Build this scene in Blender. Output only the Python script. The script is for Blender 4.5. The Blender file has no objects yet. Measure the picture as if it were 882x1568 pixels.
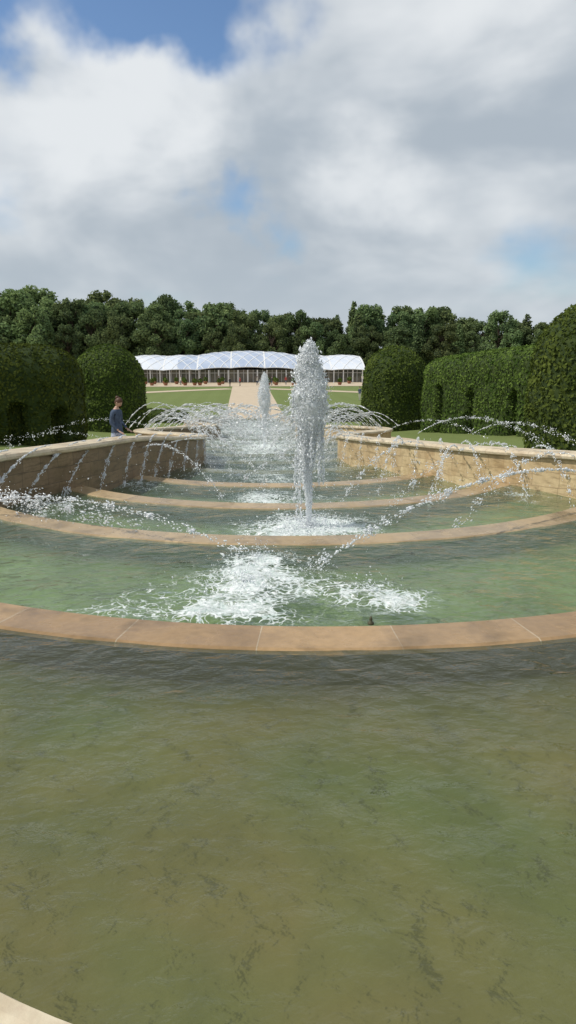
import bpy, math, random
import numpy as np
from mathutils import Vector, Matrix
rng=np.random.default_rng(7); random.seed(7)
scene=bpy.context.scene
scene.view_settings.view_transform='Standard'
scene.view_settings.look='None'; scene.view_settings.exposure=0

# ---------------------------------------------------------------- helpers
def link(o,parent=None):
    scene.collection.objects.link(o)
    if parent: o.parent=parent
    return o
def empty(name,loc=(0,0,0)):
    o=bpy.data.objects.new(name,None); o.location=loc; return link(o)
def mesh_obj(name,V,F,mat=None,smooth=False,parent=None,uv=None,attr=None,mats=None,mi=None):
    me=bpy.data.meshes.new(name)
    V=np.asarray(V,dtype=float)
    me.from_pydata(V.tolist(),[],F.tolist() if isinstance(F,np.ndarray) else F)
    if uv is not None:
        l=me.uv_layers.new(name='UVMap')
        vi=np.zeros(len(me.loops),dtype=np.int32); me.loops.foreach_get('vertex_index',vi)
        l.data.foreach_set('uv',np.asarray(uv,dtype=np.float32)[vi].ravel())
    if attr:
        for k,a in attr.items():
            at=me.attributes.new(k,'FLOAT','POINT'); at.data.foreach_set('value',np.asarray(a,dtype=np.float32))
    if mats:
        for m in mats: me.materials.append(m)
        if mi is not None: me.polygons.foreach_set('material_index',np.asarray(mi,dtype=np.int32))
    elif mat: me.materials.append(mat)
    if smooth: me.polygons.foreach_set('use_smooth',[True]*len(me.polygons))
    me.update()
    return link(bpy.data.objects.new(name,me),parent)
def grid_faces(nr,nc,closed=False):
    r=np.arange(nr-1)[:,None]; c=np.arange(nc if closed else nc-1)[None,:]
    c2=(c+1)%nc
    a=r*nc+c; b=r*nc+c2; d=(r+1)*nc+c; e=(r+1)*nc+c2
    return np.stack([a,b,e,d],-1).reshape(-1,4)
def vnoise(P,scale,seed=0,octaves=3):
    r=np.random.default_rng(seed); out=np.zeros(len(P)); amp=1;tot=0
    for o in range(octaves):
        for k in range(4):
            d=r.normal(size=P.shape[1]); d/=np.linalg.norm(d)
            out+=amp*np.sin((P@d)*scale*(2**o)*r.uniform(.7,1.4)+r.uniform(0,6.28))/4
        tot+=amp; amp*=.55
    return out/tot*1.6

class NT:
    def __init__(s,nt): s.nt=nt
    def n(s,t,**kw):
        nd=s.nt.nodes.new(t)
        for k,v in kw.items():
            if k=='inp':
                for kk,vv in v.items():
                    if isinstance(vv,bpy.types.NodeSocket): s.nt.links.new(vv,nd.inputs[kk])
                    else: nd.inputs[kk].default_value=vv
            else: setattr(nd,k,v)
        return nd
    def math(s,op,a,b=0.0,c=None,clamp=False):
        i={0:a,1:b}
        if c is not None: i[2]=c
        return s.n('ShaderNodeMath',operation=op,use_clamp=clamp,inp=i).outputs[0]
    def mix(s,f,a,b,blend='MIX'):
        nd=s.n('ShaderNodeMix',data_type='RGBA',blend_type=blend)
        for k,v in ((0,f),(6,a),(7,b)):
            if isinstance(v,bpy.types.NodeSocket): s.nt.links.new(v,nd.inputs[k])
            else: nd.inputs[k].default_value=v if k==0 else (*v,1)
        return nd.outputs[2]
    def noise(s,vec,scale,detail=3,rough=.5,dist=0.):
        return s.n('ShaderNodeTexNoise',inp={'Vector':vec,'Scale':scale,'Detail':detail,'Roughness':rough,'Distortion':dist}).outputs[0]
    def mr(s,v,a,b,c=0.,d=1.,smooth=False):
        return s.n('ShaderNodeMapRange',interpolation_type='SMOOTHSTEP' if smooth else 'LINEAR',inp={0:v,1:a,2:b,3:c,4:d}).outputs[0]
    def mapping(s,vec,scale=(1,1,1),loc=(0,0,0),rot=(0,0,0)):
        return s.n('ShaderNodeMapping',inp={'Vector':vec,'Scale':scale,'Location':loc,'Rotation':rot}).outputs[0]
def new_mat(name):
    m=bpy.data.materials.new(name); m.use_nodes=True; m.node_tree.nodes.clear()
    t=NT(m.node_tree); out=t.n('ShaderNodeOutputMaterial')
    return m,t,out
def simple_mat(name,c1,c2=None,rough=.7,scale=6.,bump=.0,spec=.3,metal=0.):
    m,t,out=new_mat(name); pos=t.n('ShaderNodeTexCoord').outputs['Object']
    nz=t.noise(pos,scale,3,.6)
    c2=c2 or tuple(x*.7 for x in c1)
    col=t.mix(t.mr(nz,.35,.65),c1,c2)
    b=t.n('ShaderNodeBsdfPrincipled',inp={'Base Color':col,'Roughness':rough,'Specular IOR Level':spec,'Metallic':metal})
    if bump: t.nt.links.new(t.n('ShaderNodeBump',inp={'Strength':bump,'Distance':.02,'Height':t.noise(pos,scale*6,3)}).outputs[0],b.inputs['Normal'])
    t.nt.links.new(b.outputs[0],out.inputs[0]); return m

# ---------------------------------------------------------------- materials
def leaf_mat(name,dark,light,tscale=.6,trans=.25,vmin=.75,vr=.6):
    m,t,out=new_mat(name)
    g=t.n('ShaderNodeNewGeometry')
    r=g.outputs['Random Per Island']
    oi=t.n('ShaderNodeObjectInfo').outputs['Random']
    big=t.noise(g.outputs['Position'],tscale,1,.55)
    f=t.math('ADD',t.math('MULTIPLY',r,.55),t.mr(big,.3,.7,0,.5))
    col=t.mix(f,dark,light)
    hv=t.n('ShaderNodeHueSaturation',inp={'Color':col,'Value':t.math('ADD',vmin,t.math('MULTIPLY',oi,vr)),'Hue':t.math('ADD',.478,t.math('MULTIPLY',oi,.034))})
    col=hv.outputs[0]
    d=t.n('ShaderNodeBsdfDiffuse',inp={'Color':col})
    tr=t.n('ShaderNodeBsdfTranslucent',inp={'Color':col})
    mx=t.n('ShaderNodeMixShader',inp={0:trans,1:d.outputs[0],2:tr.outputs[0]})
    t.nt.links.new(mx.outputs[0],out.inputs[0]); return m
M_hedge=leaf_mat('hedge_leaves',(.035,.062,.014),(.13,.175,.04),.8,.22)
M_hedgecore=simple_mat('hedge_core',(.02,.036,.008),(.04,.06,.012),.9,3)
M_tree=leaf_mat('tree_leaves',(.065,.11,.055),(.20,.25,.10),.08,.32,.7,.85)
M_treecore=simple_mat('tree_core',(.04,.06,.03),(.055,.08,.04),.9,.5)
M_bark=simple_mat('bark',(.09,.065,.045),(.05,.04,.03),.9,3,.5)

def stone(name,c1,c2,stain,joint,block=1.0,rough=.6,wet=.3,brick=False):
    m,t,out=new_mat(name)
    tc=t.n('ShaderNodeTexCoord'); uv=tc.outputs['UV']; g=t.n('ShaderNodeNewGeometry').outputs['Position']
    if brick:
        uvw=t.n('ShaderNodeVectorMath',operation='ADD',inp={0:uv,1:t.n('ShaderNodeVectorMath',operation='SCALE',inp={0:t.n('ShaderNodeTexNoise',inp={'Vector':g,'Scale':2.5,'Detail':2.}).outputs[1],'Scale':.05}).outputs[0]}).outputs[0]
        bt=t.n('ShaderNodeTexBrick',offset=.5,offset_frequency=2,squash=.7,squash_frequency=2,inp={'Vector':uvw,'Color1':(*c1,1),'Color2':(*c2,1),'Mortar':(*joint,1),'Scale':1.,'Mortar Size':.006,'Mortar Smooth':.4,'Bias':0.,'Brick Width':block,'Row Height':.27})
        col=bt.outputs[0]; jf=bt.outputs[1]
    else:
        sx=t.n('ShaderNodeSeparateXYZ',inp={0:uv}).outputs[0]
        q=t.math('DIVIDE',sx,block)
        fr=t.math('FRACT',q)
        jf=t.math('LESS_THAN',fr,.009/block)
        rn=t.n('ShaderNodeTexWhiteNoise',noise_dimensions='1D',inp={'W':t.math('FLOOR',q)}).outputs[0]
        col=t.mix(jf,t.mix(rn,c1,c2),joint)
    n1=t.noise(g,1.7,4,.65,.4); n2=t.noise(g,14,4,.7)
    n3=t.noise(t.mapping(g,(1,1,6)),3.,3,.6)
    col=t.mix(t.mr(n1,.45,.7,0,.8),col,stain)
    col=t.mix(.5,col,t.mix(n2,(.25,.25,.25),(.8,.8,.8)),'OVERLAY')
    col=t.mix(t.mr(n3,.50,.72,0,.6),col,tuple(x*.55 for x in stain))
    hgt=t.math('ADD',t.math('MULTIPLY',n2,.5),t.math('MULTIPLY',jf,-.7))
    bp=t.n('ShaderNodeBump',inp={'Strength':.5,'Distance':.015,'Height':hgt}).outputs[0]
    rg=t.mr(n1,.35,.6,rough,wet)
    b=t.n('ShaderNodeBsdfPrincipled',inp={'Base Color':col,'Roughness':rg,'Specular IOR Level':.45,'Normal':bp})
    t.nt.links.new(b.outputs[0],out.inputs[0]); return m
M_rim=stone('wet_sandstone_rim',(.385,.25,.125),(.30,.19,.092),(.23,.145,.065),(.48,.39,.27),1.0,.4,.14)
M_rim2=stone('sandstone_weir_rim',(.43,.315,.18),(.36,.26,.145),(.24,.165,.08),(.3,.23,.14),1.0,.45,.2)
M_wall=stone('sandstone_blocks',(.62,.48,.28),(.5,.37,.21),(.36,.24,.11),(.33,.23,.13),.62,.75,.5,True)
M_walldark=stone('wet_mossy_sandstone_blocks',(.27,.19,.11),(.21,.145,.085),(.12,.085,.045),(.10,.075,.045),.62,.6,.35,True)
M_coping=stone('sandstone_coping',(.64,.55,.4),(.56,.46,.32),(.42,.31,.19),(.32,.25,.17),1.1,.7,.4)

def floor_mat():
    m,t,out=new_mat('algae_pool_floor'); g=t.n('ShaderNodeNewGeometry').outputs['Position']
    a=t.noise(g,.55,2,.55); b=t.noise(t.mapping(g,(1.,.7,1),rot=(0,0,.6)),1.3,4,.6,.3); c=t.noise(g,7,3,.6,.1)
    py=t.n('ShaderNodeSeparateXYZ',inp={0:g}).outputs[1]
    col=t.mix(t.mr(a,.4,.6),(.33,.275,.115),(.195,.25,.095))
    col=t.mix(t.mr(py,5.0,5.4),col,t.mix(t.mr(a,.4,.6),(.30,.39,.17),(.38,.50,.25)))
    col=t.mix(t.mr(b,.40,.72,0,.6),col,(.11,.13,.055))
    col=t.mix(t.mr(c,.5,.75,0,.22),col,(.40,.37,.2))
    si=t.n('ShaderNodeAttribute',attribute_name='riser_shade').outputs['Fac']
    col=t.mix(t.math('MULTIPLY',si,t.mr(b,.3,.6,.95,.75)),col,(.035,.03,.02))  # shade at the foot of the rim riser, painted into the floor colour
    bs=t.n('ShaderNodeBsdfDiffuse',inp={'Color':col}); t.nt.links.new(bs.outputs[0],out.inputs[0]); return m
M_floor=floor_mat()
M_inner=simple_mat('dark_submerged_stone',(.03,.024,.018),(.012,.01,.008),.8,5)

def water_mat(name,foam=True):
    m,t,out=new_mat(name)
    g=t.n('ShaderNodeNewGeometry').outputs['Position']
    n1=t.noise(t.mapping(g,(1,1.25,1),rot=(0,0,.4)),2.2,2,.5,.4)
    n2=t.noise(t.mapping(g,(1,1.5,1),rot=(0,0,-.5)),6.5,4,.55,.3)
    h=t.math('ADD',t.math('MULTIPLY',n1,1.),t.math('MULTIPLY',n2,.40))
    bp=t.n('ShaderNodeBump',inp={'Strength':.95,'Distance':.09 if foam else .06,'Height':h}).outputs[0]
    bps=t.n('ShaderNodeBump',inp={'Strength':.9,'Distance':.028,'Height':h}).outputs[0]
    fr=t.n('ShaderNodeFresnel',inp={'IOR':1.36,'Normal':bp}).outputs[0]
    tr=t.n('ShaderNodeBsdfTransparent',inp={'Color':(.85,.88,.77,1)})
    mk=(.125,.13,.06) if not foam else (.16,.24,.13)
    df=t.n('ShaderNodeBsdfDiffuse',inp={'Color':(*mk,1),'Normal':bps})
    body=t.n('ShaderNodeMixShader',inp={0:.33,1:tr.outputs[0],2:df.outputs[0]})
    gl=t.n('ShaderNodeBsdfGlossy',inp={'Color':(.95,.97,1,1),'Roughness':.05,'Normal':bp})
    w=t.n('ShaderNodeMixShader',inp={0:t.math('MINIMUM',fr,.75),1:body.outputs[0],2:gl.outputs[0]})
    if foam:
        fa=t.n('ShaderNodeAttribute',attribute_name='foam').outputs['Fac']
        wn=t.n('ShaderNodeTexNoise',inp={'Vector':g,'Scale':4.,'Detail':3.}).outputs[1]
        wv=t.n('ShaderNodeVectorMath',operation='ADD',inp={0:g,1:t.n('ShaderNodeVectorMath',operation='SCALE',inp={0:wn,'Scale':.5}).outputs[0]}).outputs[0]
        vo=t.n('ShaderNodeTexVoronoi',feature='DISTANCE_TO_EDGE',inp={'Vector':wv,'Scale':9.}).outputs[0]
        lace=t.mr(vo,0,.14,.42,-.2)
        fn=t.noise(wv,3.0,6,.68,.0)
        f=t.math('ADD',t.math('ADD',fa,t.math('MULTIPLY',t.math('SUBTRACT',fn,.5),2.4)),lace)
        f=t.math('MULTIPLY',t.mr(f,.48,1.0,0,1,True),t.mr(fa,.02,.15))
        f2=t.noise(wv,13,4,.75)
        fcol=t.mix(t.mr(f2,.34,.64),(.48,.58,.54),(.94,.96,.96))
        fb=t.n('ShaderNodeBump',inp={'Strength':.9,'Distance':.05,'Height':f2}).outputs[0]
        fs=t.n('ShaderNodeBsdfDiffuse',inp={'Color':fcol,'Normal':fb})
        w=t.n('ShaderNodeMixShader',inp={0:f,1:w.outputs[0],2:fs.outputs[0]})
    t.nt.links.new(w.outputs[0],out.inputs[0]); return m
M_water=water_mat('foaming_water'); M_still=water_mat('pool_water',False)
def spray_mat(name):
    m,t,out=new_mat(name)
    d=t.n('ShaderNodeBsdfDiffuse',inp={'Color':(.93,.95,.97,1)})
    gl=t.n('ShaderNodeBsdfGlossy',inp={'Color':(1,1,1,1),'Roughness':.15})
    tl=t.n('ShaderNodeBsdfTranslucent',inp={'Color':(.94,.96,.98,1)})
    a=t.n('ShaderNodeMixShader',inp={0:.45,1:d.outputs[0],2:tl.outputs[0]})
    b=t.n('ShaderNodeMixShader',inp={0:.08,1:a.outputs[0],2:gl.outputs[0]})
    t.nt.links.new(b.outputs[0],out.inputs[0]); return m
M_spray=spray_mat('water_spray')
def plume_mat():
    m,t,out=new_mat('plume_water'); g=t.n('ShaderNodeNewGeometry').outputs['Position']
    nz=t.noise(t.mapping(g,(1,1,.45)),22,4,.7)
    d=t.n('ShaderNodeBsdfPrincipled',inp={'Base Color':(.93,.95,.97,1),'Roughness':.25,'Normal':t.n('ShaderNodeBump',inp={'Strength':.7,'Distance':.045,'Height':nz}).outputs[0]})
    tl=t.n('ShaderNodeBsdfTranslucent',inp={'Color':(.95,.97,.99,1)})
    tp=t.n('ShaderNodeBsdfTransparent')
    a=t.n('ShaderNodeMixShader',inp={0:.45,1:d.outputs[0],2:tl.outputs[0]})
    al=t.mr(t.noise(t.mapping(g,(1,1,.35)),11,5,.75,.4),.40,.56,.6,.02)
    b=t.n('ShaderNodeMixShader',inp={0:al,1:a.outputs[0],2:tp.outputs[0]})
    t.nt.links.new(b.outputs[0],out.inputs[0]); return m
M_plume=plume_mat()

# ---------------------------------------------------------------- profiles
YC=5.0
cy=np.array([YC,7,9,10.5,12,14,17.3,20.5,23,25.5,29,32.5,36,40,43,46,50,53,57,61,65,68.])
cw=np.array([3.6,4.3,5.25,5.35,4.9,3.95,3.15,2.3,2.1,2.6,4.4,5.1,4.3,2.7,2.2,2.7,4.2,4.6,3.8,2.6,2.4,2.4])
cs=np.gradient(cw,cy); cs[0]=.2
def w_of(y):
    y=np.asarray(y,dtype=float); yc=np.clip(y,YC,68)
    i=np.clip(np.searchsorted(cy,yc)-1,0,len(cy)-2); h=cy[i+1]-cy[i]; t=(yc-cy[i])/h
    r=(2*t**3-3*t**2+1)*cw[i]+(t**3-2*t**2+t)*h*cs[i]+(-2*t**3+3*t**2)*cw[i+1]+(t**3-t**2)*h*cs[i+1]
    near=np.sqrt(np.clip(3.6**2-(YC-y)**2,0,None))
    return np.where(y<YC,near,r)
def base(y): return np.interp(y,[4.6,45,66],[0,-3.4,-4.5])
def ztop(y): return np.interp(y,[0,5.4,9,12,22,45,66],[.1,.1,.3,.2,-.65,-2.65,-4.1])
def ztl(y): return ztop(y)+.2*np.exp(-((np.asarray(y)-16)/4.2)**2)
def gz(x,y):
    x=np.asarray(x,float); y=np.asarray(y,float)
    z=np.interp(y,[-50,5.4,9,12,22,45,66,150],[-.05,-.05,-.2,-.35,-1.2,-3.2,-4.62,-5.7])
    rise=np.clip((np.abs(x)-7)*.06,0,.5)*np.clip((62-y)/15,0,1)
    return z+rise
RIMS=[4.56,8.4,11.6]+[15.0+3.4*k for k in range(15)]
RIMS=[r for r in RIMS if r<66]
RR=[6.9,6.6,5.6]+[5.4]*20
def rimcurve(y0,R,x): return y0+R-np.sqrt(np.clip(R*R-x*x,0,None))
def extent(y0,R):
    xs=np.linspace(0,R*.99,400); ys=rimcurve(y0,R,xs); ok=xs<=w_of(ys)+.22
    k=np.argmin(ok) if not ok.all() else len(xs)-1
    return xs[max(k,1)]

FOAM=[(-.95,6.9,.38,.62,1.0),(-.70,7.7,.28,.38,.85),(-1.15,6.15,.45,.22,.85),(.30,6.55,.36,.25,.85),(.55,6.25,.2,.18,.6),(-2.0,6.5,.5,.40,.42),(-.2,6.9,.4,.3,.38),
      (0,10.3,.55,.65,1.2),(-.7,9.9,.4,.5,.5),(.6,10.2,.5,.5,.5),(-.55,13.9,.45,.6,.9),(.3,13.3,.8,.6,.35),(-.2,17.2,.6,.8,.6),(.8,20.4,.8,.9,.45),(-.3,23.5,.8,1.,.6),
      (0,31,.9,1.6,1.1),(-.2,27.6,1.0,1.2,.6),(1.2,35,1.5,1.5,.4),(-1.2,36,1.5,1.5,.4),(0,42,1.2,2,.5),(0,50,2.5,3,.5),(0,58,2,3,.45),(-4.2,12.,.5,.6,.5),(-3.2,15.6,.4,.6,.5),(4.0,12.6,.4,.5,.4),(-3.9,10.2,.8,.4,.3)]
def foam_at(X,Y):
    f=np.zeros_like(X)
    for (a,b,sx,sy,s) in FOAM: f+=s*np.exp(-(((X-a)/sx)**2+((Y-b)/sy)**2)/1.6)
    return f+np.clip((Y-13)/30,0,1)*.25
def bumpy(X,Y,f):
    P=np.stack([X,Y],1)
    return np.clip(f,0,1)*(.045*vnoise(P,8,3,4)+.035)+.006*vnoise(P,4,5,3)

# ---------------------------------------------------------------- water, floors, rims
pool=empty('cascade_pools'); 
water=empty('water')
gx=np.arange(-5.2,5.21,.06); gy=np.arange(1.2,7.4,.06)
X,Y=np.meshgrid(gx,gy); Xf,Yf=X.ravel(),Y.ravel()
inside=(np.abs(Xf)<w_of(Yf)+.2)&(Yf<rimcurve(4.56+.22,6.9,Xf))&(Yf>YC-3.7)
F=grid_faces(len(gy),len(gx)); F=F[inside[F].all(1)]
mesh_obj('water_surface',np.stack([Xf,Yf,.004*vnoise(np.stack([Xf,Yf],1),4,5,3)-.012],1),F,M_still,True,water)
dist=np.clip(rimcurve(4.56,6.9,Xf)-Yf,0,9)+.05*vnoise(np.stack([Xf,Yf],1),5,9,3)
mesh_obj('pool_floor',np.stack([Xf,Yf,np.full_like(Xf,-.27)],1),F,M_floor,False,pool,attr={'riser_shade':np.clip(np.exp(-(np.clip(dist,0,9)/.34)**1.3),0,1)})  # mask of the painted shade, fading away from the rim
allrims=RIMS+[66.5]
for i in range(len(RIMS)):
    y0=RIMS[i]; y1=allrims[i+1]; R0=RR[i]; R1=RR[i+1] if i+1<len(RIMS) else 60.
    z=float(base(y1)) if i+1<len(RIMS) else -4.5
    nr,nc=(70,170) if i<2 else ((36,90) if i<5 else (14,40))
    t=np.linspace(0,1,nr); VX=[];VY=[];TT=[]
    over=.22 if i<3 else .40
    for tt in t:
        ya=y0+.22+(y1-y0-.22+over)*tt; R=1/((1-tt)/R0+tt/R1); e=extent(ya,R); xs=np.linspace(-e,e,nc)
        VX.append(xs);VY.append(rimcurve(ya,R,xs));TT.append(np.full(nc,tt))
    VX=np.concatenate(VX);VY=np.concatenate(VY);TT=np.concatenate(TT); f=foam_at(VX,VY)
    if i>=3: f+=.75*np.exp(-((TT-.12)/.13)**2)*(.6+.5*vnoise(np.stack([VX,VY],1),1.3,i,2))
    mesh_obj('water_surface',np.stack([VX,VY,z+(-.012 if i<3 else .012)+bumpy(VX,VY,f)],1),grid_faces(nr,nc),M_water,True,water,attr={'foam':f})
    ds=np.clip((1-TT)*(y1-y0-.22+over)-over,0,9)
    mesh_obj('pool_floor',np.stack([VX,VY,np.full_like(VX,z-.27)],1),grid_faces(nr,nc),M_floor,False,pool,attr={'riser_shade':np.exp(-(ds/.3)**1.3)})  # same painted shade along each lower rim
weirs=empty('stone_weirs')
def strip(name,pts,nrm,sec,mat,parent,uoff=0,closed_sec=True,smooth=False,zof=None):
    n=len(pts); m=len(sec); V=[];UV=[]; u=np.concatenate([[0],np.cumsum(np.linalg.norm(np.diff(pts,axis=0),axis=1))])+uoff
    secv=np.concatenate([[0],np.cumsum([math.dist(sec[k],sec[k+1]) for k in range(m-1)])])
    for j in range(n):
        for k,(o,zz) in enumerate(sec):
            p=pts[j]+nrm[j]*o; z=zz+(zof[j] if zof is not None else 0)
            V.append((p[0],p[1],z)); UV.append((u[j],secv[k]))
    F=grid_faces(n,m,closed_sec)
    return mesh_obj(name,V,F,mat,smooth,parent,uv=UV)
for i,y0 in enumerate(RIMS):
    z=float(base(y0)); R=RR[i]; e=extent(y0,R)+.05; xs=np.linspace(-e,e,90 if i<4 else 40); pts=np.stack([xs,rimcurve(y0,R,xs)],1)
    c=np.array([0,y0+R]); nrm=(c-pts)/R
    zn=float(base(allrims[i+1])) if i+1<len(RIMS) else -4.6
    W=.46
    sec=[(0,z-.035),(.012,z-.012),(.04,z),(W-.04,z+.004),(W-.01,z-.012),(W,z-.04),(W-.01,z-.075),(W-.05,z-.09)]
    strip('weir_cap',pts,nrm,sec,M_rim if i==0 else M_rim2,weirs,uoff=.44 if i==0 else random.random())
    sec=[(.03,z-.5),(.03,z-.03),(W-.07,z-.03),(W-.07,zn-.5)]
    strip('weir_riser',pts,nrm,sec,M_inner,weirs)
def side_path(sgn):
    th=np.linspace(-90,0,40)[:-1]; P=[(3.6*math.cos(math.radians(a)),YC+3.6*math.sin(math.radians(a))) for a in th]
    ys=np.arange(YC,66.6,.22); P+=list(zip(w_of(ys),ys))
    P=np.array(P); T=np.gradient(P,axis=0); T/=np.linalg.norm(T,axis=1)[:,None]; N=np.stack([T[:,1],-T[:,0]],1)
    P=P*np.array([sgn,1]); N=N*np.array([sgn,1]); return P,N
wall=empty('cascade_wall')
paths={}
for sgn in (-1,1):
    P,N=side_path(sgn); paths[sgn]=(P,N); zt=(ztl if sgn<0 else ztop)(P[:,1])
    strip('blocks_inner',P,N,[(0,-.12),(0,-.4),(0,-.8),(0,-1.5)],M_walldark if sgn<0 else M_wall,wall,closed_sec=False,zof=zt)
    strip('blocks_outer',P,N,[(.46,-.12),(.46,-1.5)],M_wall,wall,closed_sec=False,zof=zt)
    strip('coping',P,N,[(-.05,-.11),(-.075,-.09),(-.08,-.05),(-.05,-.008),(0,0),(.46,0),(.52,-.02),(.54,-.06),(.5,-.11)],M_coping,wall,zof=zt,smooth=False)
xs=np.linspace(-2.9,2.9,20)
strip('end_coping',np.stack([xs,np.full(20,66.6)],1),np.tile([0,1.],(20,1)),[(0,-4.9),(0,-4.42),(.5,-4.42),(.5,-4.9)],M_coping,wall)

# ---------------------------------------------------------------- ground
def ground_mat():
    m,t,out=new_mat('grass_lawn'); g=t.n('ShaderNodeNewGeometry').outputs['Position']
    a=t.noise(g,.12,3,.6); b=t.noise(g,2.5,4,.7); c=t.noise(g,25,2,.7)
    col=t.mix(a,(.13,.175,.055),(.18,.22,.075)); col=t.mix(t.mr(b,.35,.7,0,.5),col,(.09,.13,.035)); col=t.mix(t.mr(c,.4,.7,0,.4),col,(.21,.22,.09))
    st=t.math('SINE',t.math('MULTIPLY',t.n('ShaderNodeSeparateXYZ',inp={0:g}).outputs[0],2.2))
    col=t.mix(t.mr(st,-.3,.3,0,.12),col,(.2,.25,.09))
    bs=t.n('ShaderNodeBsdfPrincipled',inp={'Base Color':col,'Roughness':.9,'Specular IOR Level':.1,'Normal':t.n('ShaderNodeBump',inp={'Strength':.6,'Distance':.03,'Height':c}).outputs[0]})
    t.nt.links.new(bs.outputs[0],out.inputs[0]); return m
M_grass=ground_mat()
M_gravel=simple_mat('gravel_path',(.56,.46,.34),(.48,.39,.28),.9,1.2,.6)
gx=np.concatenate([[-1500,-600,-300,-150,-80,-50,-35,-25,-18,-13,-10],np.arange(-8,8.01,.25),[10,13,18,25,35,50,80,150,300,600,1500]])
gy=np.concatenate([[-300,-60,-20,-8,-3],np.arange(0,68.01,.25),[70,74,80,90,100,115,130,150,180,250,400,800,2500]])
X,Y=np.meshgrid(gx,gy); Xf,Yf=X.ravel(),Y.ravel(); Z=gz(Xf,Yf)
ins=(np.abs(Xf)<w_of(Yf))&(Yf>YC-3.6)&(Yf<66.7)
D=np.full(len(Xf),9e9); PP=paths[1][0]
near=(np.abs(Xf)<9)&(Yf>0)&(Yf<69); idx=np.where(near)[0]
Q=np.stack([np.abs(Xf[idx]),Yf[idx]],1); D[idx]=np.sqrt(((Q[:,None,:]-PP[None])**2).sum(-1)).min(1)
low=ins|(D<.2)
Z=np.where(low&(Yf<66.9),base(Yf)-1.6,Z)
mesh_obj('ground',np.stack([Xf,Yf,Z],1),grid_faces(len(gy),len(gx)),M_grass,True)
for sgn in (-1,1):
    P,N=paths[sgn]; sel=slice(0,None,2); Pp=P[sel];Nn=N[sel]; offs=[.42,.8,1.2,1.6]
    V=[]
    for p,n in zip(Pp,Nn):
        for o in offs:
            q=p+n*o
            V.append((q[0],q[1],float(gz(q[0],q[1]))+.03))
    mesh_obj('side_path',V,grid_faces(len(Pp),4),M_gravel,True)
def sheet(name,outline_fn,ys,mat,off=.02):
    V=[]; 
    for y in ys:
        l,r=outline_fn(y); xs=np.linspace(l,r,9)
        V+= [(x,y,float(gz(0 if abs(x)<7 else x,y))+off) for x in xs]
    return mesh_obj(name,V,grid_faces(len(ys),9),mat,True)
sheet('gravel_path',lambda y:(-2.5-.002*(y-67),3.1+.012*(y-67)),np.linspace(67.2,141.8,60),M_gravel,.04)
sheet('terrace',lambda y:(-60,60),np.linspace(141.8,190,20),M_gravel,.05)
def walk(sgn):
    c=[];
    for s in np.linspace(0,1,40):
        x=sgn*(2.8+22*s); y=132-6*math.sin(s*2.2)-16*s*s; c.append((x,y))
    c=np.array(c); T=np.gradient(c,axis=0); T/=np.linalg.norm(T,axis=1)[:,None]; N=np.stack([-T[:,1],T[:,0]],1)
    V=[]; 
    for p,n in zip(c,N):
        for o in (-1.8,1.8): q=p+n*o; V.append((q[0],q[1],float(gz(0,q[1]))+.03))
    mesh_obj('gravel_path',V,grid_faces(40,2),M_gravel,True)
walk(-1);walk(1)

# ---------------------------------------------------------------- foliage
def scatter_cards(V,F,n,size,jit=.05,spread=.8,aspect=1.5):
    a,b,c,d=V[F[:,0]],V[F[:,1]],V[F[:,2]],V[F[:,3]]
    cr=np.cross(c-a,d-b); ar=np.linalg.norm(cr,axis=1)+1e-9; nn=cr/ar[:,None]
    k=rng.choice(len(F),n,p=ar/ar.sum()); u=rng.random((n,1));v=rng.random((n,1))
    P=(a[k]*(1-u)+b[k]*u)*(1-v)+(d[k]*(1-u)+c[k]*u)*v
    N=nn[k]; P=P+N*rng.uniform(-jit,jit,(n,1))
    nr=N+rng.normal(size=(n,3))*spread; nr/=np.linalg.norm(nr,axis=1)[:,None]
    t=np.cross(nr,rng.normal(size=(n,3))); t/=np.linalg.norm(t,axis=1)[:,None]; bt=np.cross(nr,t)
    s=size*rng.uniform(.6,1.3,(n,1))
    q=np.stack([P-t*s*aspect*.5,P+bt*s*.5-t*s*.05,P+t*s*aspect*.5,P-bt*s*.5+t*s*.05],1)
    return q.reshape(-1,3),np.arange(n*4).reshape(-1,4)
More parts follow.
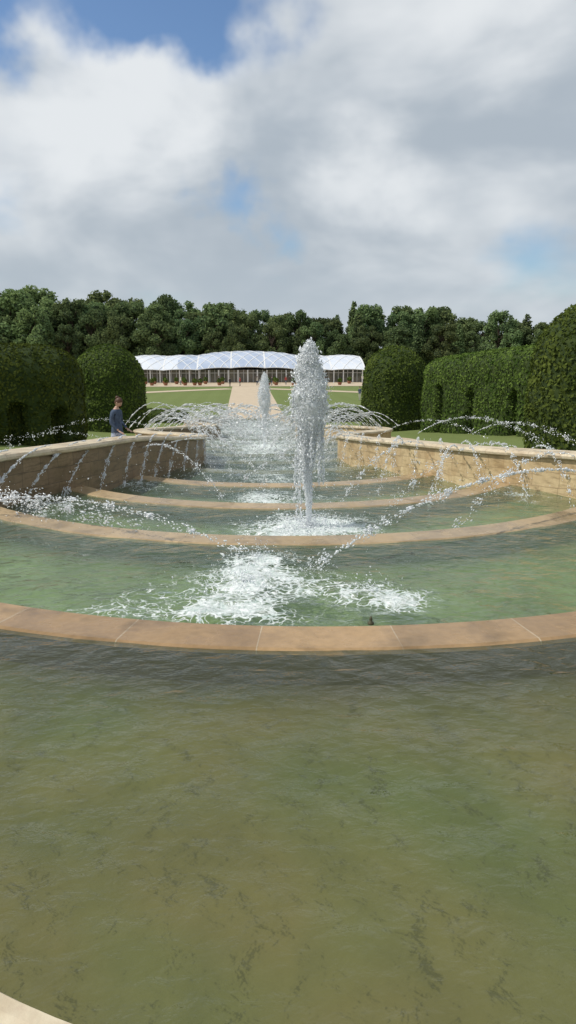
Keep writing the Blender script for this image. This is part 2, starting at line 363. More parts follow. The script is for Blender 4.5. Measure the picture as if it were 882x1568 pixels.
def hedge(name,line,a,tops,zb,niches=(),dens=150,size=.09,nround=None,nd=.7):
    line=np.array(line,float); tops=np.array(tops,float)
    par=empty(name)
    if len(line)==1: C=[line[0]]*64; ang=np.linspace(0,2*np.pi,64,endpoint=False); Nn=np.stack([np.cos(ang),np.sin(ang)],1); C=np.array(C); H=np.full(64,tops[0])
    else:
        seg=np.linalg.norm(np.diff(line,axis=0),axis=1); L=np.concatenate([[0],np.cumsum(seg)]); n=int(L[-1]/.15)
        s=np.linspace(0,L[-1],n); c=np.stack([np.interp(s,L,line[:,0]),np.interp(s,L,line[:,1])],1)
        for _ in range(12): c[1:-1]=(c[:-2]+2*c[1:-1]+c[2:])/4
        h=np.interp(s,L,tops); T=np.gradient(c,axis=0); T/=np.linalg.norm(T,axis=1)[:,None]; N=np.stack([T[:,1],-T[:,0]],1)
        def cap(cc,n0,t0,hh):
            aa=np.linspace(0,np.pi,26)[1:-1]; return np.array([cc]*len(aa)),np.array([n0*math.cos(x)+t0*math.sin(x) for x in aa]),np.full(len(aa),hh)
        c1,n1,h1=cap(c[-1],N[-1],T[-1],h[-1]); c2,n2,h2=cap(c[0],-N[0],-T[0],h[0])
        C=np.concatenate([c,c1,c[::-1],c2]); Nn=np.concatenate([N,n1,-N[::-1],n2]); H=np.concatenate([h,h1,h[::-1],h2])
    rt=nround or a
    zz=[('s',k) for k in np.linspace(0,1,28)]+[('r',k) for k in np.linspace(0,1,16)[1:]]
    rows=[]
    for kind,k in zz:
        if kind=='s': z=zb+(H-rt-zb)*k; r=np.full(len(C),a)*(1-.02*k)
        else: z=H-rt+rt*math.sin(k*math.pi/2); r=np.full(len(C),a*.98)*max(math.cos(k*math.pi/2),.001)
        q=C+Nn*r[:,None]; rows.append(np.stack([q[:,0],q[:,1],z],1))
    V=np.concatenate(rows); nn=np.tile(Nn,(len(zz),1))
    disp=.09*vnoise(V,1.6,11,3)+.04*vnoise(V,5,12,2)
    for (nx,ny,nw,nh) in niches:
        d=np.hypot(V[:,0]-nx,V[:,1]-ny); zr=V[:,2]-zb
        lim=nw*np.sqrt(np.clip(1-np.clip((zr-(nh-nw))/nw,0,1)**2,0,1))
        disp=disp-np.where((d<lim),nd,0.)
    V[:,:2]+=nn*disp[:,None]
    F=grid_faces(len(zz),len(C),True)
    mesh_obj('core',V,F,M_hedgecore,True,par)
    area=np.linalg.norm(np.cross(V[F[:,2]]-V[F[:,0]],V[F[:,3]]-V[F[:,1]]),axis=1).sum()/2
    n=int(area*dens); cv,cf=scatter_cards(V,F,n,size,.075,.6)
    mesh_obj('leaves',cv,cf,M_hedge,False,par)
    return par
hedge('beech_hedge',[(-8.5,28.6),(-12,26.6),(-17,24.5)],1.5,[2.0,2.15,2.3],-1.9,[(-8.9,26.75,.3,1.9),(-7.7,27.5,.28,1.7)],300,.085,1.3,.5)
hedge('domed_hedge',[(-9.0,45.7)],2.12,[2.05],-3.1,[],200,.11)
hedge('domed_hedge',[(8.35,44.6)],1.9,[1.95],-3.1,[],200,.11)
hedge('beech_hedge',[(10.4,47.5),(14,47.5)],1.0,[.4,.4],-3.1,[],160,.12)
hedge('beech_hedge',[(10.2,39.5),(11.0,34),(11.9,27.6),(12.5,26)],1.3,[1.4,1.8,2.2,2.2],-2.6,[(9.1,37.4,.4,2.7),(9.65,34,.4,2.6),(10.24,29.9,.4,2.8)],260,.085,.9)
hedge('domed_hedge',[(8.95,19.6),(9.6,19.5)],1.95,[3.3,3.35],-1.3,[],420,.075,1.9)
hedge('beech_hedge',[(-14.5,43),(-20,38)],1.5,[1.5,1.7],-2.8,[],150,.12)
for s in (-1,1):
    hedge('box_hedge',[(s*6.2,63),(s*11.5,65.5)],.8,[-3.3,-3.3],-4.8,[],120,.13)
    hedge('box_hedge',[(s*11.5,72),(s*13.5,84)],.7,[-3.6,-4.0],-5.1,[],120,.13)
    hedge('low_beech_hedge',[(s*22,104),(s*40,112)],1.0,[-2.6,-2.6],-5.6,[],30,.25)

# trees
def ico(r,c,seed,sub=2):
    import bmesh
    bm=bmesh.new(); bmesh.ops.create_icosphere(bm,subdivisions=sub,radius=1)
    v=np.array([x.co[:] for x in bm.verts]); f=[[q.index for q in p.verts] for p in bm.faces]; bm.free()
    v=v*(1+.18*vnoise(v,2.2,seed,2))[:,None]
    return v*np.array(r)+np.array(c),np.array(f)
def tube(p0,p1,r0,r1,n=8):
    p0=np.array(p0,float);p1=np.array(p1,float);d=p1-p0;d/=np.linalg.norm(d);a=np.cross(d,[.3,.9,.2]);a/=np.linalg.norm(a);b=np.cross(d,a)
    th=np.linspace(0,2*np.pi,n,endpoint=False); R=np.cos(th)[:,None]*a+np.sin(th)[:,None]*b
    return np.concatenate([p0+R*r0,p1+R*r1]),grid_faces(2,n,True)
def tree_meshes(seed,kind):
    r=np.random.default_rng(seed); cores=[];leaves=[];wood=[]
    def addw(*a): wood.append(tube(*a))
    addw((0,0,-1),(0,0,.55),.022,.012)
    if kind=='broad':
        nb=36
        for k in range(nb):
            z=r.uniform(.16,.92); env=.27*math.sqrt(max(.03,1-(abs(z-.45)/.52)**1.8)); th=r.uniform(0,6.28); rad=env*math.sqrt(r.uniform(.1,1))
            c=np.array([rad*math.cos(th),rad*math.sin(th),z]); br=r.uniform(.055,.11)*(1.1-.35*z)
            v,f=ico((br,br,br*1.0),c,seed*31+k); cores.append((c+(v-c)*.72,f)); leaves.append((v,f,br))
            addw((0,0,max(.1,z-.25)),c,.008,.003,5)
    else:
        for k in range(26):
            z=.12+.86*k/26; env=.2*(1-z)+.015
            for j in range(5):
                th=r.uniform(0,6.28); c=np.array([env*.6*math.cos(th),env*.6*math.sin(th),z]); br=env*.55+.012
                v,f=ico((br,br,br*.5),c,seed*31+k,1); cores.append((c+(v-c)*.7,f)); leaves.append((v,f,br))
    def cat(L):
        V=[];Fs=[];o=0
        for l in L: V.append(l[0]);Fs.append(l[1]+o);o+=len(l[0])
        return np.concatenate(V),np.concatenate(Fs)
    cv,cf=cat(cores); lv,lf=cat(leaves); wv,wf=cat(wood)
    lf4=np.concatenate([lf,lf[:,2:3]],1) if lf.shape[1]==3 else lf
    q,qf=scatter_cards(lv,lf4,9000,.024,.022,.9,1.4)
    V=np.concatenate([cv,wv,q]); 
    F=cf.tolist()+(wf+len(cv)).tolist()+(qf+len(cv)+len(wv)).tolist()
    mi=[0]*len(cf)+[2]*len(wf)+[1]*len(qf)
    me=bpy.data.meshes.new('tree_'+kind); me.from_pydata(V.tolist(),[],F)
    for m in (M_treecore,M_tree,M_bark): me.materials.append(m)
    me.polygons.foreach_set('material_index',mi); me.update(); return me
TB=[tree_meshes(s,'broad') for s in (1,2,3,4,5)]; TCn=[tree_meshes(s,'conifer') for s in (8,9)]
forest=empty('distant_trees')
prof_x=[-200,-90,-72,-62,-50,-44,-25,-13,-7,2,10,25,40,50,60,70,80,200]
prof_h=[26,24.5,25.5,25,20.5,24,22.5,19.,20.5,17.5,18.5,18.5,19.5,20,17.5,18,16.5,16]
for row,(yy,hs) in enumerate([(205,.76),(214,.96),(224,1.02)]):
    x=-170.+row*2.7
    while x<190:
        h=np.interp(x/(yy/214.)-0,prof_x,prof_h)*hs*random.uniform(.86,1.08)
        con=(x>28 and random.random()<.33) or random.random()<.05
        me=random.choice(TCn if con else TB)
        o=bpy.data.objects.new('tree',me); o.location=(x,yy+random.uniform(-4,4),-5.9)
        wdt=h*random.uniform(.9,1.3); o.scale=(wdt,wdt,h*(1.04 if con else 1)); o.rotation_euler=(0,0,random.uniform(0,6.28))
        link(o,forest); x+=random.uniform(6,9.5) if not con else random.uniform(3.5,5)

# ---------------------------------------------------------------- pavilion
pav=empty('glass_pavilion',(0,0,0))
M_roof=simple_mat('roof_cushions',(.76,.79,.84),(.64,.69,.78),.25,.12,0,.5)
M_roofmid=simple_mat('roof_cushions_blue',(.38,.45,.58),(.52,.58,.70),.2,.25,0,.5)
M_white=simple_mat('white_steel',(.8,.8,.8),(.72,.72,.72),.4,.5)
M_glass=simple_mat('pavilion_glazing',(.09,.09,.09),(.2,.18,.15),.1,.5,0,.6)
PX0,PX1,PY0,PY1,PZ=-24.5,25.5,158.,178.,-5.65
def roofz(x,y):
    u=(y-PY0)/(PY1-PY0); s=np.sin(np.pi*np.clip(u,0,1)*.98)**.8
    ph=(x-PX0)/(PX1-PX0)
    mid=np.exp(-((ph-.5)/.22)**4)
    sc=np.abs(np.sin(ph*np.pi*7))**.7
    crest=2.75+ .6*mid*(1-((ph-.5)/.32)**2).clip(0,1) + .2*sc*(1-mid)
    eave=2.6+.2*sc*(1-u)+.5*mid*(1-((ph-.5)/.3)**2).clip(0,1)
    return PZ+eave+crest*s
nx,ny=180,24
xs=np.linspace(PX0,PX1,nx);ys=np.linspace(PY0,PY1,ny); X,Y=np.meshgrid(xs,ys)
V=np.stack([X.ravel(),Y.ravel(),roofz(X.ravel(),Y.ravel())],1); F=grid_faces(ny,nx)
cx=V[F[:,0],0]; ph=(cx-PX0)/(PX1-PX0); vv=(V[F[:,0],1]-PY0)/(PY1-PY0)
mi=((np.abs(ph-.5)<.30)&(vv<1.4*(1-((ph-.5)/.32)**2))).astype(int)
mesh_obj('roof',V,F,smooth=True,parent=pav,mats=[M_roof,M_roofmid],mi=mi)
RV=[];RF=[];o=0
def rib(pts,wd=.16):
    global o
    pts=np.array(pts); T=np.gradient(pts,axis=0); T/=np.linalg.norm(T,axis=1)[:,None]+1e-9
    S=np.cross(T,[0,0,1.]); S/=np.linalg.norm(S,axis=1)[:,None]+1e-9
    a=pts+S*wd/2+[0,0,.06]; b=pts-S*wd/2+[0,0,.06]; a0=a-[0,0,.12]; b0=b-[0,0,.12]
    V=np.stack([a0,a,b,b0],1).reshape(-1,3); RV.append(V); RF.append(grid_faces(len(pts),4,True)+o); o+=len(V)
for k in np.arange(PX0-12,PX1+.1,2.6):
    for sg in (1,-1):
        s=np.linspace(0,1,26); x=(k+12*s) if sg==1 else (k+12-12*s); y=PY0+(PY1-PY0)*s
        okk=(x>=PX0)&(x<=PX1)
        if okk.sum()>3: rib(np.stack([x[okk],y[okk],roofz(x[okk],y[okk])],1))
for yv in (PY0,PY1):
    rib(np.stack([xs,np.full(nx,yv),roofz(xs,np.full(nx,yv))],1),.4)
for k in range(8):
    x=PX0+(PX1-PX0)*k/7; s=np.linspace(PY0,PY1,24); rib(np.stack([np.full(24,x),s,roofz(np.full(24,x),s)],1),.3)
mesh_obj('roof_ribs',np.concatenate(RV),np.concatenate(RF),M_white,False,pav)
def box(c,s):
    c=np.array(c);s=np.array(s)/2; v=np.array([(x,y,z) for x in(-1,1) for y in(-1,1) for z in(-1,1)])*s+c
    return v,np.array([(0,1,3,2),(4,6,7,5),(0,4,5,1),(2,3,7,6),(0,2,6,4),(1,5,7,3)])
def boxes(name,L,mat,parent):
    V=[];F=[];o=0
    for c,s in L:
        v,f=box(c,s);V.append(v);F.append(f+o);o+=8
    return mesh_obj(name,np.concatenate(V),np.concatenate(F),mat,False,parent)
boxes('glass_walls',[(((PX0+PX1)/2,PY0+1.6,PZ+1.3),(PX1-PX0-1,.1,2.7)),(((PX0+PX1)/2,PY1-.6,PZ+1.3),(PX1-PX0-1,.1,2.7)),((PX0+.6,(PY0+PY1)/2,PZ+1.3),(.1,17,2.7)),((PX1-.6,(PY0+PY1)/2,PZ+1.3),(.1,17,2.7))],M_glass,pav)
boxes('columns',[((x,PY0+.25,PZ+1.3),(.2,.2,2.7)) for x in np.arange(PX0+.3,PX1,2.05)]+[((x,PY0+1.5,PZ+1.3),(.09,.06,2.7)) for x in np.arange(PX0+.6,PX1-.5,1.02)]+[(((PX0+PX1)/2,PY0+1.5,PZ+2.0),(PX1-PX0-1,.06,.09))],M_white,pav)
boxes('plinth',[(((PX0+PX1)/2,(PY0+PY1)/2,PZ-.2),(PX1-PX0+1,22,.5))],M_gravel,pav)

# ---------------------------------------------------------------- people
M_skin=simple_mat('skin',(.5,.33,.25),(.45,.28,.21),.5,8)
M_hair=simple_mat('hair_brown',(.10,.045,.025),(.06,.03,.018),.5,30)
M_denim=simple_mat('navy_jacket',(.07,.10,.16),(.045,.065,.105),.85,12,.3)
M_skirt=simple_mat('blue_print_skirt',(.10,.16,.30),(.5,.52,.58),.85,28,.2)
M_dark=simple_mat('dark_cloth',(.04,.04,.045),(.06,.055,.06),.85,9)
M_red=simple_mat('red_cloth',(.4,.06,.05),(.3,.05,.04),.85,9); M_cream=simple_mat('cream_cloth',(.6,.56,.5),(.5,.47,.42),.85,9)
def skin_mesh(verts,edges,radii):
    me=bpy.data.meshes.new('sk'); me.from_pydata(verts,edges,[]); ob=bpy.data.objects.new('sk',me); scene.collection.objects.link(ob)
    md=ob.modifiers.new('s','SKIN'); md.use_smooth_shade=True
    for i,rr in enumerate(radii): me.skin_vertices[0].data[i].radius=rr if isinstance(rr,tuple) else (rr,rr); me.skin_vertices[0].data[i].use_root=(i==0)
    s=ob.modifiers.new('ss','SUBSURF'); s.levels=2; s.render_levels=2
    dg=bpy.context.evaluated_depsgraph_get(); out=bpy.data.meshes.new_from_object(ob.evaluated_get(dg))
    bpy.data.objects.remove(ob); return out
def person(name,loc,heading,h=1.65,top=M_denim,bottom=M_skirt,detail=True,look=.35,dress=False,walk=.12):
    p=empty(name,loc); p.rotation_euler=(0,0,heading); s=h/1.7; p.scale=(s,s,s)
    V=[(0,0,.93),(0,.0,1.1),(0,.0,1.28),(0,0,1.42),(0,.015,1.50),(0,.03,1.56),
       (-.09,0,.88),(-.1,walk*.6,.50),(-.1,walk-.03,.09),(-.1,walk+.12,.035),
       (.09,0,.88),(.1,.02-walk*.2,.5),(.1,-walk,.1),(.1,-walk+.15,.035),
       (-.17,0,1.40),(-.22,-.02,1.14),(-.17,.17,.98),(.17,0,1.40),(.23,-.02,1.14),(.18,.16,.96)]
    E=[(0,1),(1,2),(2,3),(3,4),(4,5),(0,6),(6,7),(7,8),(8,9),(0,10),(10,11),(11,12),(12,13),(3,14),(14,15),(15,16),(3,17),(17,18),(18,19)]
    R=[(.15,.11),(.125,.095),(.155,.11),(.12,.085),.055,.05,.088,.06,.04,.035,.088,.06,.04,.035,.058,.045,.03,.058,.045,.03]
    me=skin_mesh(V,E,R)
    for m in (top,bottom,M_skin,M_dark): me.materials.append(m)
    for f in me.polygons:
        c=f.center
        f.material_index=3 if c.z<.09 else (1 if (c.z<.93 and abs(c.x)<.17 and c.y<.12 or c.z<.85) else (2 if c.z>1.475 or (c.z<1.0 and abs(c.x)>.13 and c.y>.14) else 0))
    link(bpy.data.objects.new('body',me),p)
    def lathe(nm,prof,mat,folds=0):
        n=32;VV=[]
        for (z,rx,ry) in prof:
            for k in range(n):
                a=2*math.pi*k/n; q=1+folds*math.sin(a*7)*(1 if z<.8 else .3); VV.append((rx*q*math.cos(a),ry*q*math.sin(a),z))
        mesh_obj(nm,VV,grid_faces(len(prof),n,True),mat,True,p)
    if dress: lathe('skirt',[(.98,.14,.105),(.85,.18,.14),(.6,.21,.18),(.45,.23,.21)],bottom,.05)
    lathe('jacket_hem',[(1.12,.14,.108),(1.0,.162,.125),(.9,.175,.135)],top,.02)
    hd=bpy.data.objects.new('head_pivot',None); hd.location=(0,.03,1.545); hd.rotation_euler=(-look,0,0); link(hd,p)
    n,m=24,18;VV=[]
    for i in range(m):
        ph=math.pi*i/(m-1)
        for k in range(n):
            a=2*math.pi*k/n; x=.074*math.sin(ph)*math.cos(a); y=.092*math.sin(ph)*math.sin(a); z=.115*math.cos(ph)
            if z<0: x*=1-.25*(-z/.115); y*=1-.12*(-z/.115)
            if y>.05:
                y+= .022*math.exp(-((x/.014)**2+((z+.02)/.022)**2)) - .008*math.exp(-(((abs(x)-.03)/.015)**2+((z-.005)/.014)**2)) + .005*math.exp(-((x/.025)**2+((z+.058)/.008)**2))
            VV.append((x,y,z+.11))
    mesh_obj('head',VV,grid_faces(m,n,True),M_skin,True,hd)
    if detail:
        for sx in (-1,1):
            v,f=ico((.012,.008,.009),(sx*.03,.080,.114),1); mesh_obj('eye',v,f,M_dark,True,hd)
            v,f=ico((.012,.02,.03),(sx*.076,0,.10),2); mesh_obj('ear',v,f,M_skin,True,hd)
        v,f=ico((.022,.006,.007),(0,.082,.052),3); mesh_obj('mouth',v,f,M_red,True,hd)
        for sx,wr in ((-1,(-.17,.17,.98)),(1,(.18,.16,.96))):
            hv=[wr,(wr[0],wr[1]+.05,wr[2]-.03),(wr[0],wr[1]+.085,wr[2]-.045)];he=[(0,1),(1,2)];hr=[(.022,.016),(.036,.016),(.034,.013)]
            for fi,(dx,ln) in enumerate([(-.027,.06),(-.009,.07),(.009,.066),(.027,.05)]):
                b=len(hv); hv+=[(wr[0]+dx,wr[1]+.1,wr[2]-.05),(wr[0]+dx,wr[1]+.1+ln*.5,wr[2]-.065),(wr[0]+dx,wr[1]+.1+ln*.85,wr[2]-.09)]; he+=[(2,b),(b,b+1),(b+1,b+2)]; hr+=[.009,.008,.007]
            b=len(hv); hv+=[(wr[0]-sx*.04,wr[1]+.05,wr[2]-.04),(wr[0]-sx*.052,wr[1]+.085,wr[2]-.055)]; he+=[(1,b),(b,b+1)]; hr+=[.011,.009]
            hm=skin_mesh(hv,he,hr); hm.materials.append(M_skin); link(bpy.data.objects.new('hand',hm),p)
    VV=[];m=12
    for i in range(m):
        ph=math.pi*.62*i/(m-1)
        for k in range(n):
            a=2*math.pi*k/n; back=.5-.5*math.sin(a); pp=ph*(.62+.55*back)
            VV.append((.083*math.sin(pp)*math.cos(a),.1*math.sin(pp)*math.sin(a)-.006,.125*math.cos(pp)+.112))
    mesh_obj('hair',VV,grid_faces(m,n,True),M_hair,True,hd)
    v,f=ico((.045,.045,.045),(0,-.085,.2),5); mesh_obj('hair_bun',v,f,M_hair,True,hd)
    return p
person('woman',(-3.86,17.3,-.80),math.radians(-115),1.58,M_denim,M_skirt,True,.5,True)
for (x,y,hd,a,b) in [(-3.1,140,0,M_dark,M_dark),(-1.2,143,2,M_red,M_dark),(2.2,146,1,M_cream,M_denim),(14.5,96,2.5,M_denim,M_cream),(15.6,96.5,2.2,M_cream,M_dark),(-9,147,1,M_dark,M_denim),(8,149,3,M_red,M_denim),(-5.5,150,1,M_dark,M_dark),(-13,149,2,M_cream,M_dark),(5,145,2,M_dark,M_denim)]:
    person('visitor',(x,y,float(gz(0,y))+.05),hd,1.7,a,b,False,0.)

M_terra=simple_mat('terracotta',(.3,.14,.08),(.22,.1,.06),.8,5)
plant=empty('terrace_planters')
PV=[];PF=[];o=0;LV=[];LF=[];lo=0
for x in np.concatenate([np.arange(-22,-3.5,1.9),np.arange(4,23,1.9)]):
    for yy in (147.,153.):
        if random.random()<.25: continue
        x2=x+random.uniform(-.6,.6); n=12
        prof=[(0,.28),(.45,.42),(.6,.46),(.6,.4),(.5,.38)]
        V=[(x2+r*math.cos(2*math.pi*k/n),yy+r*math.sin(2*math.pi*k/n),-5.66+z) for z,r in prof for k in range(n)]
        PV+=V; PF+=(grid_faces(5,n,True)+o).tolist(); o+=len(V)
        v,f=ico((.45,.45,.5),(x2,yy,-4.75),int(x*3)&7,1); f4=np.concatenate([f,f[:,2:3]],1); q,qf=scatter_cards(v,f4,160,.2,.1,.9)
        LV.append(q);LF.append(qf+lo);lo+=len(q)
mesh_obj('pots',PV,PF,M_terra,True,plant); mesh_obj('shrubs',np.concatenate(LV),np.concatenate(LF),M_hedge,False,plant)

# ---------------------------------------------------------------- spray
OCT=np.array([(1,0,0),(-1,0,0),(0,1,0),(0,-1,0),(0,0,1),(0,0,-1)],float)
OF=np.array([(0,2,4),(2,1,4),(1,3,4),(3,0,4),(2,0,5),(1,2,5),(3,1,5),(0,3,5)])
class Drops:
    def __init__(s): s.P=[];s.R=[];s.D=[];s.S=[]
    def add(s,P,R,D,S): s.P.append(P);s.R.append(R);s.D.append(D);s.S.append(S)
    def build(s,name,mat,parent=None):
        P=np.concatenate(s.P);R=np.concatenate(s.R);D=np.concatenate(s.D);S=np.concatenate(s.S);n=len(P)
        D=D/(np.linalg.norm(D,axis=1)[:,None]+1e-9); a=np.cross(D,rng.normal(size=(n,3)));a/=np.linalg.norm(a,axis=1)[:,None];b=np.cross(D,a)
        V=(P[:,None]+R[:,None,None]*(OCT[None,:,0:1]*a[:,None]+OCT[None,:,1:2]*b[:,None]+OCT[None,:,2:3]*D[:,None]*S[:,None,None])).reshape(-1,3)
        F=(OF[None]+np.arange(n)[:,None,None]*6).reshape(-1,3)
        return mesh_obj(name,V,F,mat,True,parent)
G=9.81
def jet(dr,p0,p1,T,n,r=.009,sp=.05,clump=True,t0=0.,str_=3.):
    p0=np.array(p0,float);p1=np.array(p1,float); v0=(p1-p0)/T+np.array([0,0,.5*G*T])
    t=rng.uniform(t0,1,n)**.9*T
    if clump: t=t+.012*np.sin(t*90+rng.uniform(0,6))
    P=p0+v0*t[:,None]; P[:,2]-=.5*G*t*t
    k=(t/T)[:,None]; P=P+rng.normal(size=(n,3))*sp*(.12+k**1.3*(1+.6*np.sin(t*60)[:,None]))
    D=v0+np.zeros((n,3)); D[:,2]=v0[2]-G*t
    R=r*rng.lognormal(0,.35,n)*(1-.25*k[:,0]); dr.add(P,R,D,rng.uniform(1.,str_,n))
arcs=Drops()
jet(arcs,(-5.25,11.0,-.38),(-.9,7.9,-.3),.56,850,.0095,.03)
jet(arcs,(-5.3,10.6,-.3),(-1.9,9.2,-.55),.5,500,.0095,.08)
jet(arcs,(-5.2,11.4,-.3),(-3.4,9.6,-.5),.5,450,.0095,.11)
jet(arcs,(-5.3,11.2,-.3),(-2.6,10.2,-.55),.46,450,.009,.10)
jet(arcs,(4.95,11.0,-.08),(-.25,7.35,-.3),.66,1100,.0105,.03)
jet(arcs,(4.9,12.3,.1),(1.9,9.6,-.55),.62,420,.0085,.05)
jet(arcs,(4.3,13.6,.1),(1.2,11.0,-.58),.62,380,.0085,.05)
for y in np.arange(12.4,23.5,.95):
    w=float(w_of(y)); ye=y-2.3; we=float(w_of(ye))
    jet(arcs,(-w-.1,y,float(ztl(y))+.04),(-we+.3,ye,float(base(ye))+.02),.49+.03*math.sin(y*7),420,.009,.02,True,0.,5.)
for y in np.arange(13.2,23.5,1.0):
    w=float(w_of(y)); ye=y-2.4; we=float(w_of(ye)); jet(arcs,(w+.1,y,float(ztop(y))+.04),(we-1.1,ye,float(base(ye))),.57,260,.008,.035,True,0.,4.)
for (x0,y0,x1,y1,T) in [(2.6,20.5,.2,15.6,.7),(-2.8,20.,-.4,15.2,.7),(3.4,16.8,.8,12.6,.62),(-3.3,17.0,-1.3,12.9,.6),(2.3,22.6,-.6,18.6,.75),(-2.4,22.8,.5,18.7,.75),(2.2,23.4,.9,16.9,.78),(-2.2,23.4,-1.2,17.2,.76),(2.8,19.4,-1.1,15.4,.66),(-3.,18.6,.9,14.4,.66),(3.1,18.0,1.6,13.4,.66),(3.7,15.4,2.2,11.9,.6)]:
    jet(arcs,(x0,y0,float(ztop(y0))-.1),(x1,y1,float(base(y1))),T,400,.009,.03,True,0.,4.)
jet(arcs,(4.9,24.2,-.9),(5.9,15.2,-.3),.75,600,.011,.04)
jet(arcs,(5.9,21.5,-.6),(5.3,12.4,.1),.62,500,.0095,.04)
jet(arcs,(3.4,23.5,-.9),(5.2,16.5,-.4),.72,350,.009,.035)
jet(arcs,(-3.4,24.5,-.9),(-6.2,15.5,-.3),.74,330,.009,.04)
jet(arcs,(-4.5,21,-.7),(-6.6,14.0,-.2),.60,220,.0085,.06)
for s in (-1,1):
    for y in np.arange(24.5,64,.7):
        w=float(w_of(y)); zt=float(ztop(y))
        d=random.uniform(.9,1.2)
        if y<47: jet(arcs,(s*(w+.1),y,zt),(s*(w-3.3*d),y-random.uniform(1,3.2),float(base(y))),.94*d,280,.0095+.0001*y,.025,True,0.,6.)
        else: jet(arcs,(s*(w+.1),y,zt),(s*max(.6,w-2.6*d),y-random.uniform(1,2.2),float(base(y))),.55*d,150,.012,.03,True,0.,6.)
        if 34<y<48: jet(arcs,(s*(w+1.6),y,zt+.05),(s*(w-1.4*d),y+random.uniform(0,2.5),float(base(y))),.93*d,260,.0135,.025,True,0.,6.)
n=5000; yb=rng.uniform(12,55,n); wb=w_of(yb); xb=rng.uniform(-1,1,n)*wb; zb=base(yb)+rng.exponential(.2,n)
arcs.add(np.stack([xb,yb,zb],1),.0055*rng.lognormal(0,.35,n)*(1+yb/45),rng.normal(size=(n,3)),rng.uniform(1,2,n))
arcs.build('arching_water_jets',M_spray)

def plume(name,x0,y0,z0,H,W,nd):
    par=empty(name)
    hs=np.array([0,.1,.22,.4,.52,.62,.72,.8,.87,.93,.97,1.]); rs=np.array([.04,.04,.045,.065,.11,.175,.20,.155,.135,.10,.06,.01])*W
    nz,na=220,72; z=np.linspace(0,1,nz); a=np.linspace(0,2*np.pi,na,endpoint=False)
    Zg,A=np.meshgrid(z,a,indexing='ij'); Rg=np.interp(Zg,hs,rs)*.95
    P=np.stack([Rg.ravel()*np.cos(A.ravel()),Rg.ravel()*np.sin(A.ravel()),Zg.ravel()*H],1)
    Q=np.stack([np.cos(A.ravel())*.16*W,np.sin(A.ravel())*.16*W,Zg.ravel()*H*.55],1)
    k=1+.32*vnoise(Q,13/W,21,4)+.18*vnoise(Q,50/W,22,3)
    def offz(h): return .055*W*vnoise(np.stack([h*H,h*H*.3],1),3.2,8,3)*np.clip(h*H-.3,0,1)
    P[:,0]=P[:,0]*k+offz(Zg.ravel());P[:,1]*=k
    mesh_obj('column',P+np.array([x0,y0,z0]),grid_faces(nz,na,True),M_plume,True,par)
    d=Drops()
    n=nd; h=rng.beta(3.2,1.6,n); r=np.interp(h,hs,rs); th=rng.uniform(0,6.28,n)
    rr=r*(.9+np.abs(rng.normal(0,.26,n))*(1+.8*vnoise(np.stack([h*H*3,th],1),3,4,3)))
    P=np.stack([x0+rr*np.cos(th)+offz(h),y0+rr*np.sin(th),z0+h*H+rng.normal(0,.02,n)],1)
    d.add(P,.0055*W**.6*rng.lognormal(0,.5,n),np.tile([0,0,1.],(n,1))+rng.normal(0,.4,(n,3)),rng.uniform(1,2.5,n))
    for s in range(20):
        th=rng.uniform(0,6.28); h0=rng.uniform(.5,.78); h1=max(.02,h0-rng.uniform(.15,.6)); m=int(nd*.014)
        h=rng.uniform(h1,h0,m); r=np.interp(h0,hs,rs)*rng.uniform(.7,1.05)+.06*W*(h0-h)
        side=-.05*W if math.cos(th)<0 else 0
        P=np.stack([x0+r*math.cos(th)*1.05+side+rng.normal(0,.012,m),y0+r*math.sin(th)+rng.normal(0,.012,m),z0+h*H],1)
        d.add(P,.0055*W**.6*rng.lognormal(0,.4,m),np.tile([0,0,1.],(m,1)),rng.uniform(1.5,5.,m))
    n=int(nd*.22); th=rng.uniform(0,6.28,n); r=W*np.abs(rng.normal(0,.42,n)); hh=rng.exponential(.07,n)*np.exp(-r)
    d.add(np.stack([x0+r*np.cos(th),y0+r*np.sin(th),z0+hh],1),.0065*rng.lognormal(0,.4,n),rng.normal(size=(n,3)),rng.uniform(1,2,n))
    d.build('droplets',M_spray,par)
plume('fountain_jet',0,10.3,-.6,2.68,1.05,11000)
plume('fountain_jet',0,31,float(base(32))-.1,3.35,1.2,5000)
spl=Drops()
for (x,y,z,s,n) in [(-.95,6.95,-.28,.33,600),(-.8,7.8,-.28,.2,320),(.25,6.6,-.28,.22,180),(-.25,7.3,-.28,.15,150),(-.55,13.9,-.87,.4,600),(-3.4,9.6,-.55,.4,300),(-4.3,11.8,-.6,.4,300)]:
    r=np.clip(np.abs(rng.normal(0,s,n)),0,2.6*s);th=rng.uniform(0,6.28,n); hh=rng.exponential(.055,n)*np.exp(-r*1.2)*(1+.8*np.sin(th*5+r*9))
    spl.add(np.stack([x+r*np.cos(th),y+r*np.sin(th)*1.2,z+np.abs(hh)],1),.0042*rng.lognormal(0,.45,n),rng.normal(size=(n,3)),rng.uniform(1,2,n))
spl.build('water_splashes',M_spray)

M_bronze=simple_mat('bronze_fitting',(.09,.085,.045),(.06,.06,.03),.6,20,0,.4,.2)
def nozzle(x,y,z,h=.1,r=.03):
    n=16; prof=[(0,r*2.2),(.015,r*2.2),(.02,r*1.2),(h*.7,r),(h,r*.7),(h,r*.35),(h-.03,r*.3)]
    V=[(x+q*math.cos(2*math.pi*k/n),y+q*math.sin(2*math.pi*k/n),z+zz) for zz,q in prof for k in range(n)]
    mesh_obj('fountain_nozzle',V,grid_faces(len(prof),n,True),M_bronze,True)
nozzle(.0,5.15,-.05+0,.06,.011)

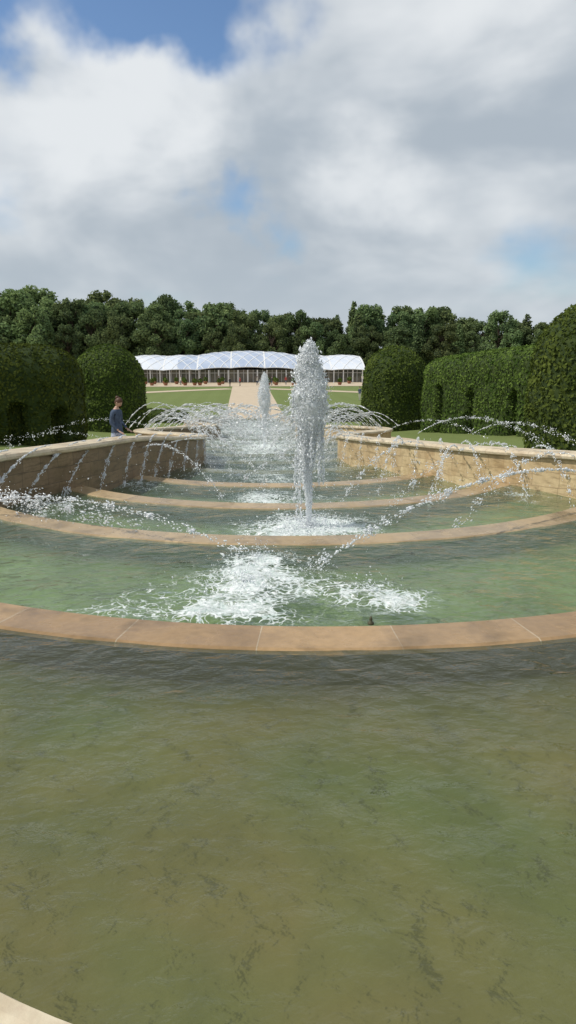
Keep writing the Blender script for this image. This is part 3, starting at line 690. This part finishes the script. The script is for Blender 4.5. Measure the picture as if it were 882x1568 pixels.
# ---------------------------------------------------------------- light & sky
EL=math.radians(52); AZ=math.radians(-95)
sd=Vector((math.sin(AZ)*math.cos(EL),math.cos(AZ)*math.cos(EL),math.sin(EL)))
sl=bpy.data.lights.new('sun','SUN'); sl.energy=3.3; sl.angle=math.radians(.6); sl.color=(1,.95,.87)
so=bpy.data.objects.new('sun',sl); so.rotation_euler=sd.to_track_quat('Z','Y').to_euler(); link(so)
wd=bpy.data.worlds.new('World'); scene.world=wd; wd.use_nodes=True; wd.node_tree.nodes.clear(); t=NT(wd.node_tree)
sky=t.n('ShaderNodeTexSky',sky_type='NISHITA',sun_disc=False,sun_elevation=EL,sun_rotation=AZ%(2*math.pi))
skc=t.mix(1.,sky.outputs[0],(.85,1.0,1.15),'MULTIPLY')
bg1=t.n('ShaderNodeBackground',inp={'Color':skc,'Strength':.11})
dirv=t.n('ShaderNodeVectorMath',operation='NORMALIZE',inp={0:t.n('ShaderNodeTexCoord').outputs['Generated']}).outputs[0]
sp=t.n('ShaderNodeSeparateXYZ',inp={0:dirv}); zc=t.math('ADD',t.math('MAXIMUM',sp.outputs[2],0.),.30)
pr=t.n('ShaderNodeCombineXYZ',inp={0:t.math('DIVIDE',sp.outputs[0],zc),1:t.math('DIVIDE',sp.outputs[1],zc),2:0.}).outputs[0]
def sdir(az,el): az=math.radians(az);el=math.radians(el); return (math.sin(az)*math.cos(el),math.cos(az)*math.cos(el),math.sin(el))
warp=t.n('ShaderNodeVectorMath',operation='ADD',inp={0:dirv,1:t.n('ShaderNodeVectorMath',operation='SCALE',inp={0:t.n('ShaderNodeVectorMath',operation='SUBTRACT',inp={0:t.n('ShaderNodeTexNoise',inp={'Vector':dirv,'Scale':10.,'Detail':4.}).outputs[1],1:(.5,.5,.5)}).outputs[0],'Scale':.17}).outputs[0]}).outputs[0]
def blob(az,el,r,amp,sx=1.):
    d=t.n('ShaderNodeVectorMath',operation='SUBTRACT',inp={0:warp,1:sdir(az,el)}).outputs[0]
    d=t.n('ShaderNodeVectorMath',operation='MULTIPLY',inp={0:d,1:(sx,1,1)}).outputs[0]
    l=t.n('ShaderNodeVectorMath',operation='LENGTH',inp={0:d}).outputs['Value']
    return t.mr(l,0,math.radians(r),amp,0,True)
n1=t.noise(t.mapping(pr,(1,.8,1),loc=(3.1,1.7,0)),1.6,4,.5,.1)
cov=n1
for b in [(-6,22.8,5.5,-.52,.42),(-18,20.,5,-.45,.9),(.8,9.8,4.6,-.42,.5),(-17,9.,4,-.22,.6),(23,6.5,4.5,-.12,.5),(-6,14.5,7,.2,1.),(16,16,12,.3,.7)]: cov=t.math('ADD',cov,blob(*b))
mask=t.mr(cov,.12,.46,0,1,True)
n2=t.noise(t.mapping(dirv,(1,1,2.0),loc=(7.3,2.2,0)),4.6,4,.5,.2)
sh=n2
for b in [(-7,16.8,8.5,.28,.75),(9,11.8,5.5,.24,.7),(22,20,9,.14,1.),(-4,11.6,7,-.08,.35),(18,12,8,-.04,.6),(0,4.5,6,.05,.3)]: sh=t.math('ADD',sh,blob(*b))
cc=t.mix(t.mr(sh,.34,.80,0,1,True),(.44,.50,.56),(.82,.85,.87))
hz=t.mr(sp.outputs[2],0,.12,.5,0)
cc=t.mix(hz,cc,(.54,.61,.68))
bg2=t.n('ShaderNodeBackground',inp={'Color':cc,'Strength':.98})
mx=t.n('ShaderNodeMixShader',inp={0:t.math('MULTIPLY',mask,.96),1:bg1.outputs[0],2:bg2.outputs[0]})
wo=t.n('ShaderNodeOutputWorld'); t.nt.links.new(mx.outputs[0],wo.inputs[0])

# ---------------------------------------------------------------- camera
cam=bpy.data.cameras.new('camera'); cam.sensor_fit='VERTICAL'; cam.angle=math.radians(70); cam.clip_end=5000; cam.clip_start=.05
co=bpy.data.objects.new('camera',cam); co.location=(-.95,0,2.0)
co.rotation_euler=(math.radians(90-12.8),0,math.radians(-3.6)); link(co); scene.camera=co
